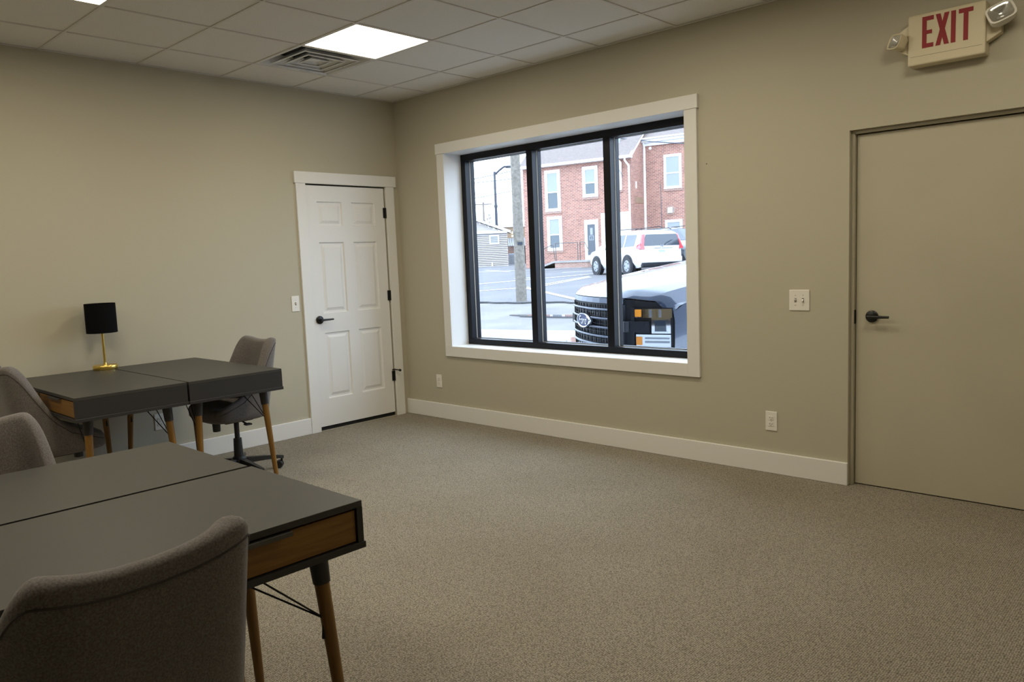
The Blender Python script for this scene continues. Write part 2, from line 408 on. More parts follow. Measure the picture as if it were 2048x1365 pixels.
for nm, a, b in (('frame_rail', WZ0, WZ0+.05), ('frame_rail', WZ1-.055, WZ1)):
    o = box(nm, 'frame_black', win, WX0, WX1, FY, FY+.055, a, b, bevel=.002)
    box('gasket', 'gasket', o, WX0, WX1, FY+.055, FY+.062, a-.002, b+.002)
    box('glazing_stop', 'frame_black', o, WX0, WX1, FY+.062, FY+.105, a-.004, b+.006)
for a, b in zip(fr[:-1], fr[1:]):
    box('pane', 'window_glass', win, a[1]+.004, b[0]-.004, FY+.078, FY+.084, WZ0+.04, WZ1-.045)

# white six panel door
d1 = empty('door_1'); tag(d1, 'white six panel door in white casing by the corner', kind='structure')
ct = .018
box('side_casing', 'trim_white', d1, 0, ct, -1.062, LY0, 0, LZ1, bevel=.002)
box('side_casing', 'trim_white', d1, 0, ct, LY1, -.058, 0, LZ1, bevel=.002)
box('head_casing', 'trim_white', d1, 0, ct+.006, -1.075, -.036, LZ1, LZ1+.094, bevel=.002)
DL0, DL1, DB, DT = LY0+.004, LY1-.012, .036, LZ1-.012
LX = -.004                                # face of the leaf
st = .105; mid = .10
ymid = (DL0+DL1)/2
cols = [(DL0+st, ymid-mid/2), (ymid+mid/2, DL1-st)]
rows = [(DB+.235, DB+.80), (DB+.965, DB+1.565), (DB+1.70, DB+1.905)]
leaf = MB()
leaf.box(LX-.040, LX-.018, DL0, DL1, DB, DT)
leaf.box(LX-.018, LX, DL0, DL0+st, DB, DT).box(LX-.018, LX, DL1-st, DL1, DB, DT).box(LX-.018, LX, ymid-mid/2, ymid+mid/2, DB, DT)
zz = [DB] + [q for r in rows for q in r] + [DT]
for c in cols:
    for a, b in zip(zz[0::2], zz[1::2]): leaf.box(LX-.018, LX, c[0], c[1], a, b)
lo = leaf.build('door_leaf', 'trim_white', d1)
for c in cols:
    for r in rows:
        q = lambda e, x: [(x, c[0]+e, r[0]+e), (x, c[1]-e, r[0]+e), (x, c[1]-e, r[1]-e), (x, c[0]+e, r[1]-e)]
        p = MB().grid([q(0, LX), q(.008, LX-.012), q(.022, LX-.012), q(.048, LX-.003)], close=True); p.add(q(.045, LX-.003), [(0,1,2,3)])
        p.build('door_panel', 'trim_white', lo)
for z in (1.855, 1.113, .372):
    hgo = MB().cyl((.006, LY1-.004, z-.045), (.006, LY1-.004, z+.045), .0075, n=10).box(LX, .002, LY1-.028, LY1+.004, z-.045, z+.045).build('hinge', 'black_metal', d1)
st_ = MB().cyl((.008, LY1-.002, .43), (.06, LY1+.01, .425), .005, n=8).cyl((.06, LY1+.01, .425), (.075, LY1+.013, .423), .011, n=10).cyl((.008, LY1-.002, .43), (.012, LY1-.03, .43), .006, n=8)
st_.build('door_stop', 'black_metal', d1)
def lever(parent, px, py, pz, axis, sign):
    # axis: outward normal ('x' or 'y-'), sign: lever direction along the wall
    n = Vector((1,0,0)) if axis == 'x' else Vector((0,-1,0)); t = Vector((0,1,0))*sign if axis == 'x' else Vector((1,0,0))*sign
    c = Vector((px, py, pz))
    r = MB().cyl(c, c+n*.010, .034, .034, 28).cyl(c+n*.010, c+n*.016, .034, .026, 28).build('handle_rosette', 'black_metal', parent, smooth=40)
    l = MB().cyl(c+n*.012, c+n*.055, .012, .010, 16).cyl(c+n*.052-t*.012, c+n*.052+t*.105, .010, .007, 12)
    l.build('lever', 'black_metal', r, smooth=40)
lever(d1, LX, -.908, .950, 'x', 1)
box('door_gap_shade', 'dark_void', d1, -.06, -.03, LY0, LY1, 0, .036)  # dark strip standing in for the shade under the door leaf

# flush door on the window wall
d2 = empty('door_2'); tag(d2, 'flush greige door in a plain recessed frame', kind='structure')
f = MB(); fy = .058
f.box(DX0, DX0+.018, .03, .14, 0, DZ1).box(DX1-.018, DX1, .03, .14, 0, DZ1).box(DX0+.018, DX1-.018, .03, .14, DZ1-.018, DZ1)
f.box(DX0+.018, DX0+.032, fy+.045, .14, 0, DZ1-.018).box(DX1-.032, DX1-.018, fy+.045, .14, 0, DZ1-.018)
f.build('door_frame', 'door_paint', d2, bevel=.002)
box('door_light_block', 'dark_void', d2, DX0, DX1, .145, .29, 0, DZ1)  # unseen block added behind the leaf to stop daylight leaking round it
box('door_leaf', 'door_paint', d2, DX0+.022, DX1-.022, fy, fy+.042, .006, DZ1-.024, bevel=.0015)
box('strike_plate', 'black_metal', d2, DX0+.0175, DX0+.0195, fy-.02, fy+.03, .95, 1.03)
lever(d2, 4.137, fy, .994, 'y-', 1)

# ------------------------------------------------------------------ wall plates
def plate(name, label, cat, loc, rz, w, hgt, kind):
    t = empty(name, loc, rz); tag(t, label, cat)      # local: x along wall, -y out of the wall
    MB().box(-w/2, w/2, -.006, 0, -hgt/2, hgt/2).build('cover_plate', 'plate_white', t, bevel=.003)
    if kind == 'outlet':
        for z in (.0195, -.0195):
            r = MB().box(-.0165, .0165, -.0085, -.006, z-.0135, z+.0135).build('receptacle', 'plate_white', t, bevel=.004)
            MB().box(-.0085, -.006, -.0089, -.0085, z-.003, z+.007).box(.006, .0085, -.0089, -.0085, z-.002, z+.006).cyl((0,-.0089,z-.008), (0,-.0085,z-.008), .0025, n=8).build('slots', 'slot_dark', r)
        MB().cyl((0,-.0078,0), (0,-.006,0), .003, n=10).build('screw', 'screw', t)
    else:
        n = 2 if kind == 'double' else 1
        for k in range(n):
            cx = (k-(n-1)/2)*.046
            s = MB().box(cx-.006, cx+.006, -.0068, -.006, -.012, .012).build('switch_slot', 'slot_dark', t)
            up = 1 if k == 0 else -1
            MB().prism([(cx-.0045,-.006,-.008), (cx-.0045,-.006,.008), (cx-.0045,-.018,.004+.006*up), (cx-.0045,-.018,-.002+.006*up)], (.009,0,0)).build('toggle', 'plate_white', s)
            for z in (.03, -.03): MB().cyl((cx,-.0075,z), (cx,-.006,z), .003, n=10).build('screw', 'screw', t)
    return t
plate('wall_outlet', 'white wall outlet below the window near the corner', 'outlet', (.450, 0, .335), 0, .072, .118, 'outlet')
plate('wall_outlet', 'white wall outlet low on the wall beside the flush door', 'outlet', (3.562, 0, .331), 0, .076, .122, 'outlet')
plate('wall_outlet', 'white wall outlet beneath the desks on the left wall', 'outlet', (0, -2.30, .33), PI/2, .072, .118, 'outlet')
plate('light_switch', 'white double light switch beside the flush greige door', 'light switch', (3.740, 0, 1.087), 0, .124, .125, 'double')
plate('light_switch', 'white single light switch beside the white panel door', 'light switch', (0, -1.130, 1.103), PI/2, .072, .128, 'single')
mk = MB().cyl((3.135, -.001, 1.955), (3.135, 0, 1.955), .004, n=8).build('nail_hole', 'slot_dark'); tag(mk, 'small dark nail hole in the wall right of the window', 'nail hole')

# ------------------------------------------------------------------ exit sign
ex = empty('exit_sign', (4.5245, 0, 2.31)); tag(ex, 'cream exit sign with red letters and two emergency lamp heads', 'exit sign')
SW, SH, SD = .352, .252, .088
MB().box(-SW/2, SW/2, -SD, 0, 0, SH).build('housing', 'exit_cream', ex, bevel=.008)
box('face_seam', 'slot_dark', ex, -SW/2+.012, SW/2-.012, -SD-.0004, -SD+.001, .0435, .0445)
def letter(poly_list):
    m = MB()
    for p in poly_list: m.prism([(x, -SD-.0015, z) for x, z in p], (0, .0016, 0))
    m.build('letter', 'exit_red', ex)
zb, zt = .080, .234; s = .021
x = -.108; letter([[(x,zb),(x+s,zb),(x+s,zt),(x,zt)], [(x+s,zb),(x+.053,zb),(x+.053,zb+s),(x+s,zb+s)], [(x+s,zt-s),(x+.053,zt-s),(x+.053,zt),(x+s,zt)], [(x+s,.147),(x+.046,.147),(x+.046,.147+s*.9),(x+s,.147+s*.9)]])
x = -.046; zc = (zb+zt)/2; letter([[(x,zb),(x+.022,zb),(x+.031,zc-.038),(x+.040,zb),(x+.062,zb),(x+.0425,zc),(x+.062,zt),(x+.040,zt),(x+.031,zc+.038),(x+.022,zt),(x,zt),(x+.0195,zc)]])
x = .024; letter([[(x,zb),(x+s,zb),(x+s,zt),(x,zt)]])
x = .058; letter([[(x,zt-s),(x+.064,zt-s),(x+.064,zt),(x,zt)], [(x+.0215,zb),(x+.0425,zb),(x+.0425,zt-s),(x+.0215,zt-s)]])
for sx, yaw, hx, hz, hs_, roll in ((-1, -40, -.222, .13, 1.0, 10), (1, 16, .240, .165, 1.2, -22)):
    a = MB().prism([(sx*.170,-.062,.055), (sx*.170,-.062,.22), (sx*.235,-.05,.185), (sx*.235,-.05,.095)], (0, .05, 0)).build('bracket', 'exit_cream', ex, bevel=.003)
    hd = MB()
    prof = [(.030, .030, .030), (.046, .036, .010), (.050, .040, -.02), (.050, .040, -.028)]   # half w, half h, depth (local y)
    def rr(wd, hh, y, n=24):
        out = []
        for k in range(n):
            q = 2*PI*k/n; c, s_ = math.cos(q), math.sin(q)
            out.append((math.copysign(abs(c)**.5, c)*wd, y, math.copysign(abs(s_)**.5, s_)*hh))
        return out
    rows_ = [rr(*q) for q in prof] + [rr(.044, .034, -.028), rr(.040, .030, -.018)]
    hd.grid(rows_, close=True); hd.add(rr(.030, .030, .030), [tuple(range(24))])
    ho = hd.build('lamp_head', 'plate_white' if sx > 0 else 'exit_cream', ex, smooth=35, loc=(hx, -.085, hz), rot=(math.radians(-18), math.radians(roll), math.radians(yaw))); ho.scale = (hs_, hs_, hs_)
    ln = MB().grid([rr(.043, .033, -.0245), rr(.028, .02, -.021), rr(.010, .008, -.006)], close=True); ln.add(rr(.010, .008, -.006), [tuple(range(24))])
    ln.build('lens', 'reflector', ho, smooth=50)
    MB().cyl((sx*.205, -.09, hz), (sx*.205, -.055, hz), .012, n=12).build('pivot_screw', 'brass', ex)

# ------------------------------------------------------------------ desks
DLN, DDP = 1.20, .59
def make_desk():
    t = empty('writing_desk')
    L, D = DLN/2, DDP/2
    MB().box(-L, L, -D, D, .757, .775).build('desk_top', 'desk_top', t, bevel=.0015)
    for sx in (-1, 1): MB().box(sx*L-(.018 if sx > 0 else 0), sx*L+(.018 if sx < 0 else 0), -D, D, .662, .757).build('side_panel', 'desk_edge', t)
    MB().box(-L+.018, L-.018, D-.018, D, .662, .757).build('back_panel', 'desk_edge', t)
    MB().box(-L-.004, L+.004, -D-.004, D+.004, .644, .662).build('bottom_panel', 'desk_edge', t, bevel=.002)
    MB().box(-.009, .009, -D+.008, D-.018, .662, .757).build('divider', 'desk_edge', t)
    for sx in (-1, 1):
        a, b = (.012, L-.021) if sx > 0 else (-L+.021, -.012)
        dr = MB().box(a, b, -D+.006, -D+.024, .665, .751).build('drawer_front', 'drawer_wood', t, bevel=.001)
        c = (a+b)/2
        MB().box(c-.088, c+.088, -D-.010, -D+.006, .7505, .7525).box(c-.088, c+.088, -D-.012, -D-.010, .742, .7525).build('handle', 'steel_handle', dr)
    for sx in (-1, 1):
        for sy in (-1, 1):
            x, y = sx*(L-.095), sy*(D-.085); dx, dy = sx*.045, sy*.035
            P = lambda z: (x+dx*(.64-z)/.64, y+dy*(.64-z)/.64, z)
            lg = MB().cyl(P(.56), P(0.0), .0205, .0125, 18).build('leg', 'leg_wood', t, smooth=40)
            MB().cyl(P(.644), P(.555), .027, .0235, 20).cyl(P(.644), P(.638), .034, .034, 20).build('collar', 'desk_edge', lg, smooth=40)
            a = Vector(P(.435))
            for e in (.20, .245):
                q = Vector((x-sx*e, y-sy*(.0 if e < .22 else .055), .645)); MB().cyl(a+Vector((-sx*.012,0,.02)), q, .0028, n=6).build('brace_rod', 'black_metal', t)
            MB().cyl(a+Vector((-sx*.018,0,-.035)), a+Vector((-sx*.012,0,.028)), .005, n=8).build('brace_clip', 'black_metal', t)
    return t
dk = make_desk()
spots = [(3.672, -3.970, PI/2, 'dark grey writing desk in front, tucked chair facing its wooden drawers'),
         (3.066, -3.976, -PI/2, 'dark grey writing desk backed against the desk in front, farther from the viewer'),
         (.704, -2.343, PI, 'dark grey writing desk nearest the white panel door'),
         (.700, -2.943, 0, 'dark grey writing desk carrying the black and brass lamp')]
for k, (x, y, rz, lb) in enumerate(spots):
    o = dk if k == 0 else copy_tree(dk)
    o.location = (x, y, 0); o.rotation_euler = (0, 0, rz); tag(o, lb, 'desk', 'matching writing desks with splayed legs')

# ------------------------------------------------------------------ chairs (local +x forward, origin under the post)
def make_chair():
    t = empty('office_chair')
    ZB, ZT, TH = .420, .942, .046
    NA = 64
    HC = [(-1, .942), (.0, .942), (.032, .938), (.060, .882), (.09, .785), (.125, .69), (.17, .615), (.22, .57), (.30, .54), (.36, .515), (.43, .49)]
    def interp(c):
        for (c0, h0), (c1, h1) in zip(HC[:-1], HC[1:]):
            if c <= c1:
                q = (c-c0)/(c1-c0); return h0+(h1-h0)*q
        return HC[-1][1]
    def plan(a, off=0):
        c, s_ = math.cos(a), math.sin(a)
        return Vector((.05-math.copysign(abs(c)**.50, c)*(.215-off), math.copysign(abs(s_)**.50, s_)*(.240-off), 0))
    def htop(a):
        p = plan(a); h_ = sum(interp(p.x+.165+d) for d in (-.01, -.005, 0, .005, .01))/5
        return h_ - .026*(1-min(1, abs(p.y)/.20)**2)
    def at(a, z, off):
        p = plan(a, off); k = max(0, (z-ZB)/(ZT-ZB)); c = p.x+.165
        wb = 1 - min(1, max(0, (c-.02)/.22)); p.x -= .10*k*wb; p.z = z
        return p
    cols_ = []; AM = math.radians(135)
    for i in range(NA+1):
        a = -AM + 2*AM*i/NA; hh = htop(a); col_ = []
        col_.append(at(a, ZB-.012, .035)); col_.append(at(a, ZB-.004, .012))
        for k in range(9): col_.append(at(a, ZB+.01+(hh-.022-ZB-.01)*k/8, 0))
        for q in (30, 60, 90, 120, 150):
            qa = math.radians(q); r = TH/2; col_.append(at(a, hh-.022+.022*math.sin(qa), r-r*math.cos(qa)))
        for k in range(7): col_.append(at(a, hh-.022-(hh-.022-ZB-.02)*k/6, TH))
        cols_.append(col_)
    sh = MB().grid(cols_)
    for e in (cols_[0], cols_[-1]): sh.add(e, [tuple(range(len(e)))])
    sho = sh.build('shell', 'chair_fabric', t, smooth=60)
    # stitched seam just below the rim, outside
    pts = []
    for i in range(NA+1):
        a = -AM*.97 + 2*AM*.97*i/NA; pts.append(at(a, htop(a)-.040, -.0005))
    MB().tube(pts, .0022, 6).build('seam', 'seam_thread', sho)
    # seat cushion
    rows_ = []
    for off, z in ((.07, ZB-.012), (.035, ZB-.008), (.022, ZB+.01), (.02, ZB+.05), (.03, ZB+.075), (.06, ZB+.087), (.12, ZB+.09)):
        ring_ = []
        for i in range(48):
            a = 2*PI*i/48; p = plan(a, off-.012 if math.cos(a) < -.3 else off); p.z = z; ring_.append(p)
        rows_.append(ring_)
    sc = MB().grid(rows_, close=True); sc.add(rows_[0], [tuple(range(48))]); sc.add(rows_[-1], [tuple(range(48))])
    sc.build('seat_cushion', 'chair_fabric', t, smooth=60)
    MB().box(-.09, .11, -.07, .07, .375, .406).build('tilt_mechanism', 'black_plastic', t, bevel=.006)
    MB().cyl((.155, .03, .405), (.155, .03, .335), .027, .024, 16).build('tension_knob', 'black_plastic', t, smooth=40)
    MB().cyl((0, 0, .38), (0, 0, .20), .017, n=16).cyl((0, 0, .255), (0, 0, .085), .027, .033, 18).build('gas_lift', 'black_plastic', t, smooth=40)
    MB().cyl((0, .07, .385), (.02, .19, .38), .006, n=8).box(.0, .04, .18, .22, .375, .385).build('height_lever', 'black_plastic', t)
    hub = MB().lathe([(.045, .07), (.05, .08), (.05, .115), (.036, .13)], n=20).build('base_hub', 'black_plastic', t, smooth=40)
    for k in range(5):
        q = 2*PI*k/5 + .35; d = Vector((math.cos(q), math.sin(q), 0)); n = Vector((-d.y, d.x, 0))
        rows_ = []
        for rr_, zc, w_, h_ in ((.03, .098, .026, .020), (.17, .092, .020, .014), (.275, .082, .016, .010), (.30, .078, .012, .009)):
            c = d*rr_ + Vector((0, 0, zc)); rows_.append([c-n*w_-Vector((0,0,h_)), c+n*w_-Vector((0,0,h_)), c+n*w_*.7+Vector((0,0,h_)), c-n*w_*.7+Vector((0,0,h_))])
        m = MB().grid(rows_, close=True); m.add(rows_[-1], [(0,1,2,3)])
        lg = m.build('base_leg', 'black_plastic', t)
        c = d*.287; ax = Vector((math.cos(q+1.1), math.sin(q+1.1), 0)); fo = Vector((-ax.y, ax.x, 0))*.018
        w_ = MB()
        for sgn in (-1, 1): w_.cyl(c+fo+ax*(sgn*.008)+Vector((0,0,.027)), c+fo+ax*(sgn*.025)+Vector((0,0,.027)), .027, .025, 18)
        w_.cyl(c+fo+ax*.01+Vector((0,0,.030)), c+fo-ax*.01+Vector((0,0,.030)), .022, n=12).cyl(c+Vector((0,0,.03)), c+Vector((0,0,.078)), .008, n=8)
        w_.build('caster', 'black_plastic', lg, smooth=40)
    return t
ch = make_chair()
cspots = [(4.085, -4.078, math.radians(186), 'grey fabric swivel chair in the foreground with its back to the viewer'),
          (2.775, -3.960, math.radians(0), 'grey fabric swivel chair behind the far side of the front desk pair'),
          (.695, -3.205, math.radians(90), 'grey fabric swivel chair at the desk with the lamp'),
          (.700, -2.070, math.radians(-90), 'grey fabric swivel chair beside the white panel door')]
for k, (x, y, rz, lb) in enumerate(cspots):
    o = ch if k == 0 else copy_tree(ch)
    o.location = (x, y, 0); o.rotation_euler = (0, 0, rz); tag(o, lb, 'chair', 'grey upholstered swivel chairs')

# ------------------------------------------------------------------ table lamp
lp = empty('table_lamp', (.150, -2.680, .775)); tag(lp, 'brass table lamp with a black drum shade on the desk', 'lamp')
MB().lathe([(.0, 0), (.073, 0), (.075, .003), (.075, .026), (.072, .030), (.0, .0305)], n=40).build('base', 'brass', lp, smooth=40)
MB().cyl((0, 0, .030), (0, 0, .045), .012, .009, 16).cyl((0, 0, .045), (0, 0, .37), .0080, n=14).build('stem', 'brass', lp, smooth=40)
sh = MB().lathe([(.0925, .245), (.094, .245), (.094, .440), (.0925, .440)], n=48)
sh.v = sh.v; sh.f = [f for f in sh.f if len(f) == 4]
sh.grid([[(.0925*math.cos(2*PI*i/48), .0925*math.sin(2*PI*i/48), z) for i in range(48)] for z in (.440, .245)], close=True)
so = sh.build('lamp_shade', 'shade_cloth', lp, smooth=40)
fr_ = MB()
for k in range(3): fr_.cyl((0, 0, .36), (.092*math.cos(k*2.094), .092*math.sin(k*2.094), .37), .0015, n=6)
fr_.build('shade_spider', 'brass', so)
MB().lathe([(.016, .33), (.018, .37), (.014, .385), (.012, .39), (.024, .41), (.020, .428), (0, .434)], n=16).build('bulb', 'plate_white', lp, smooth=50)

# ================================================================== outside
GT = [(-60,-.22),(5,-.22),(9,-.2),(12,-.1),(17.8,.236),(28.4,.6),(37.8,.8),(47,.87),(60,.95),(300,1.6)]
def gz_s(s):
    for (a, za), (b, zb_) in zip(GT[:-1], GT[1:]):
        if a <= s <= b: return za + (zb_-za)*(s-a)/(b-a)
    return GT[-1][1]
N2 = (-.182, .983); T2 = (.983, .182); C0 = (5.666, -4.557)
def sP(x, y): return (x-C0[0])*N2[0] + (y-C0[1])*N2[1]
def gz(x, y): return gz_s(sP(x, y))
def st2(s, t): return (C0[0]+N2[0]*s+T2[0]*t, C0[1]+N2[1]*s+T2[1]*t)
def strip(name, m, s_edges, t0, t1, lift=0, nt=2, parent=None, wob=0):
    rows_ = []
    for s in s_edges:
        r = []
        for k in range(nt+1):
            t = t0+(t1-t0)*k/nt
            ss = s + (wob*math.sin(t*1.7)+wob*.6*math.sin(t*4.3+1) if s in (s_edges[0], s_edges[-1]) else 0)
            x, y = st2(ss, t); r.append((x, y, gz_s(ss)+lift))
        rows_.append(r)
    return MB().grid(rows_).build(name, m, parent)
lot = strip('ground', 'asphalt', [5.9, 9, 12, 15, 17.8, 22, 28.4, 33, 37.8, 42, 47, 53, 60, 90, 300], -160, 120); tag(lot, 'dark asphalt of the car park and land beyond', kind='structure')
apron = strip('pavement', 'concrete', [6.4, 9, 12, 13.1], -60, 40, .012, 120, wob=.04); tag(apron, 'pale concrete pavement outside the window', kind='structure')
road = strip('road', 'worn_road', [13.1, 15, 17.35], -60, 40, .006, 120, wob=.05); tag(road, 'worn light grey road edge with cracks', kind='structure')
def stripe(a, b, w_, nm='line_marking', parent=lot, m='line_paint', lift=.012):
    a, b = Vector(a), Vector(b); d = (b-a).normalized(); n = Vector((-d.y, d.x))*w_/2; k = 8; rows_ = []
    for i in range(k+1):
        p = a+(b-a)*i/k; rows_.append([(p.x+n.x, p.y+n.y, gz(p.x+n.x, p.y+n.y)+lift), (p.x-n.x, p.y-n.y, gz(p.x-n.x, p.y-n.y)+lift)])
    return MB().grid(rows_).build(nm, m, parent)
for a, b, w_ in (((-25.62,26.66),(-21.98,24.7),.16), ((-16.2,14.7),(-14.0,21.4),.12), ((-16.3,18.98),(-15.43,19.45),.12), ((-16.94,22.88),(-16.03,24.16),.12),
                 ((-12.25,16.14),(-13.12,19.9),.11), ((-11.75,15.6),(-12.75,19.5),.11), ((-13.6,12.3),(-12.0,15.1),.12), ((-11.8,14.76),(-6.5,11.1),.17), ((-24.5,24.5),(-19.5,27.6),.14)):
    stripe(a, b, w_)
cr = MB(); pts = []
for k in range(60):
    t = -17+k*.24; x, y = st2(17.3+.07*math.sin(k*.7)+.05*math.sin(k*1.9), t); pts.append((x, y, gz(x, y)+.015))
for a, b in zip(pts[:-1], pts[1:]): cr.cyl(a, b, .035, n=5)
cr.build('edge_crack', 'rubber', lot)
x, y = st2(14.98, -14.0+4.1)
pw = MB(); ring_ = []
for k in range(40):
    q = 2*PI*k/40; r = 1+.12*math.sin(3*q)+.1*math.sin(5*q+1); a, b = st2(14.98+.22*r*math.sin(q), -8.35+1.3*r*math.cos(q)); ring_.append((a, b, .105))
ring2 = [(p[0], p[1], .02) for p in ring_]
pw.grid([ring2, ring_], close=True); pw.add(ring_, [tuple(range(40))]); tag(pw.build('puddle', 'water'), 'shallow rain puddle on the road edge', 'puddle')

# --- brick building
bA = empty('brick_building', (-17.7, 29.7, 0), math.atan2(.182, .983)); tag(bA, 'two storey red brick building with shingled roof and grey door', 'building')
EZ, BW, BD = 6.36, 6.62, 7.0
wl = MB().box(-BW, 0, 0, BD, -.2, EZ).build('wall', 'brick', bA)
hr = 3.1
rk = MB()
ov = .28
for sx_ in (0,):
    rk.prism([(-BW-.15, -ov, EZ+.06), (-BW-.15, BD/2, EZ+hr), (-BW-.15, BD+ov, EZ+.06), (-BW-.15, BD/2, EZ+hr-.2)], (BW+.25, 0, 0))
rk.build('roof', 'roof_shingle', bA)
MB().prism([(0, .0, EZ), (0, BD, EZ), (0, BD/2, EZ+hr-.2)], (-.05, 0, 0)).build('gable', 'brick', bA)
MB().box(-BW-.12, .08, -ov-.06, -.0, EZ-.03, EZ+.11).build('gutter', 'out_white', bA)
MB().prism([(.0, -.2, EZ-.04), (.10, -.2, EZ-.04), (.10, BD/2, EZ+hr-.24), (0, BD/2, EZ+hr-.24)], (0, 0, .17)).build('rake_board', 'out_white', bA)
def fwin(parent, x0, x1, z0, z1, fr=.14, split=.46, low='pane_dark', up='pane_blind', y=0):
    wv = MB(); e = fr
    wv.box(x0, x1, y-.06, y+.02, z1-e, z1).box(x0, x1, y-.08, y+.02, z0, z0+e).box(x0, x0+e, y-.06, y+.02, z0+e, z1-e).box(x1-e, x1, y-.06, y+.02, z0+e, z1-e)
    zm = z0+e+(z1-z0-2*e)*split
    wv.box(x0+e, x1-e, y-.045, y+.02, zm-.03, zm+.03)
    o = wv.build('window', 'out_white', parent)
    box('pane', low, o, x0+e, x1-e, y-.02, y+.01, z0+e, zm-.03); box('pane', up, o, x0+e, x1-e, y-.03, y+.01, zm+.03, z1-e)
    box('window_ledge', 'brick_pale', o, x0-.04, x1+.04, y-.05, y+.02, z0-.11, z0)
    return o
fwin(bA, -5.18, -4.22, 3.88, 6.14, .17); fwin(bA, -2.83, -1.93, 4.50, 6.12, .17)
fwin(bA, -5.12, -4.18, 1.72, 3.62, .17); fwin(bA, -1.40, -.54, 4.74, 6.16, .15)
# door with frame and white transfer
df = MB().box(-2.79, -2.62, -.06, .02, 1.16, 3.30).box(-2.15, -1.98, -.06, .02, 1.16, 3.30).box(-2.62, -2.15, -.06, .02, 3.05, 3.30).box(-2.62, -2.15, -.06, .02, 1.16, 1.40).build('door_frame', 'out_white', bA)
dr = box('door', 'door_blue', bA, -2.62, -2.15, -.03, .01, 1.40, 3.05)
dc = MB().box(-2.46, -2.31, -.034, -.03, 2.50, 2.86)
for a in ((-2.52, -2.25, 2.42, 2.45), (-2.52, -2.25, 2.20, 2.23), (-2.52, -2.49, 2.23, 2.42), (-2.28, -2.25, 2.23, 2.42), (-2.39, -2.36, 2.25, 2.36)): dc.box(a[0], a[1], -.034, -.03, a[2], a[3])
dc.build('door_decal', 'pane_blind', dr)
gd = MB().box(-1.77, -.10, -.09, 0, .8, 3.60).build('side_panel', 'out_white', bA)
for z in (1.3, 1.85, 2.4, 2.95): box('panel_groove', 'pane_blind', gd, -1.72, -.15, -.092, -.088, z, z+.015)
MB().tube([(-.22, -.30, EZ), (-.22, -.30, EZ-.16), (-.10, -.08, EZ-.42), (-.08, -.08, .85)], .05, 10).build('downspout', 'out_white', bA)
# stoop, ramp, railing
MB().box(-4.02, -2.05, -1.25, 0, .55, 1.06).build('stoop', 'brick_pale', bA)
MB().box(-4.07, -2.00, -1.30, 0, 1.06, 1.16).build('stoop_slab', 'concrete', bA)
MB().prism([(-4.07, -1.30, 1.06), (-4.07, -1.30, 1.16), (-5.25, -1.30, .80), (-5.25, -1.30, .70)], (0, 1.3, 0)).build('ramp', 'concrete', bA)
rl = MB(); y = -1.22
rl.tube([(-5.42, y, .72), (-5.50, y, 1.55), (-4.2, y, 2.02), (-4.12, y, 2.0), (-4.0, y, 1.16)], .022, 6); rl.tube([(-3.92, y, 1.16), (-3.98, y, 2.10), (-2.62, y, 2.10), (-2.62, y, 1.16)], .022, 6); rl.tube([(-2.48, y, 1.16), (-2.48, y, 2.12), (-2.2, y, 2.10), (-1.75, y-.4, 1.62)], .022, 6); rl.cyl((-2.48, y, 2.0), (-2.2, y, 1.98), .015, n=6)
rl.build('railing', 'rail_iron', bA)
# satellite dish
MB().lathe([(0, 0), (.18, .025), (.30, .08), (.31, .085)], n=20).build('satellite_dish', 'out_white', bA, loc=(-.72, -.35, 6.0), rot=(math.radians(75), 0, math.radians(20)))
MB().tube([(-.5, -.02, 5.45), (-.45, -.3, 5.6), (-.7, -.4, 5.95)], .02, 6).build('dish_arm', 'grey_unit', bA)
MB().cyl((-1.02, .85, 7.0), (-1.02, .85, 7.75), .05, n=10).build('vent_pipe', 'grey_unit', bA)
for k, p in enumerate(((.01, .55, 5.2), (.01, .55, 5.0), (.01, .55, 4.85))): pass
box('wall_vent', 'out_white', bA, 0, .03, .5, .62, 4.80, 5.15)
box('brick_patch', 'tan_wall', bA, 0, .015, .45, 1.45, 4.05, 4.35)
# --- right hand brick block
bB = empty('brick_annex', (-18.0094, 31.3711, 0), math.atan2(.182, .983)); tag(bB, 'taller red brick block with white eaves and round wall vent', 'building')
MB().box(0, 9, 0, 8, -.2, 7.25).build('wall', 'brick', bB)
MB().prism([(-.25, -.35, 7.36), (-.25, 4, 10.6), (-.25, 8.35, 7.36), (-.25, 4, 10.3)], (9.5, 0, 0)).build('roof', 'roof_shingle', bB)
MB().box(-.25, 9.2, -.30, .0, 7.24, 7.47).box(-.12, 9.2, -.12, 0, 7.06, 7.24).build('eave_trim', 'out_white', bB)
MB().tube([(.06, -.2, 7.25), (.05, -.07, 7.0), (.04, -.07, .9)], .065, 10).build('downspout', 'out_white', bB)
fwin(bB, 1.13, 2.10, 4.72, 6.50, .13, .45, 'pane_blind'); fwin(bB, 1.15, 2.10, 1.3, 3.10, .13, .5, 'pane_blind')
fwin(bB, 4.1, 5.05, 4.72, 6.50, .13, .45, 'pane_blind'); fwin(bB, 4.1, 5.05, 1.3, 3.10, .13, .5, 'pane_blind')
MB().lathe([(.19, 0), (.27, 0), (.27, .03), (.19, .03), (.19, 0)], n=28).build('vent_ring', 'brick_pale', bB, loc=(1.45, -.005, 3.60), rot=(PI/2, 0, 0))
MB().box(-.13, .13, -.08, 0, -.14, .15).prism([(-.13, -.08, .15), (-.13, -.13, -.14), (-.13, 0, -.14), (-.13, 0, .15)], (.26, 0, 0)).build('vent_hood', 'out_white', bB, loc=(1.45, 0, 3.60))
MB().lathe([(0, .08), (.06, .07), (.085, .03), (.085, 0)], n=14).build('flood_light', 'out_white', bB, loc=(.37, 0, 6.93), rot=(PI/2, 0, 0))
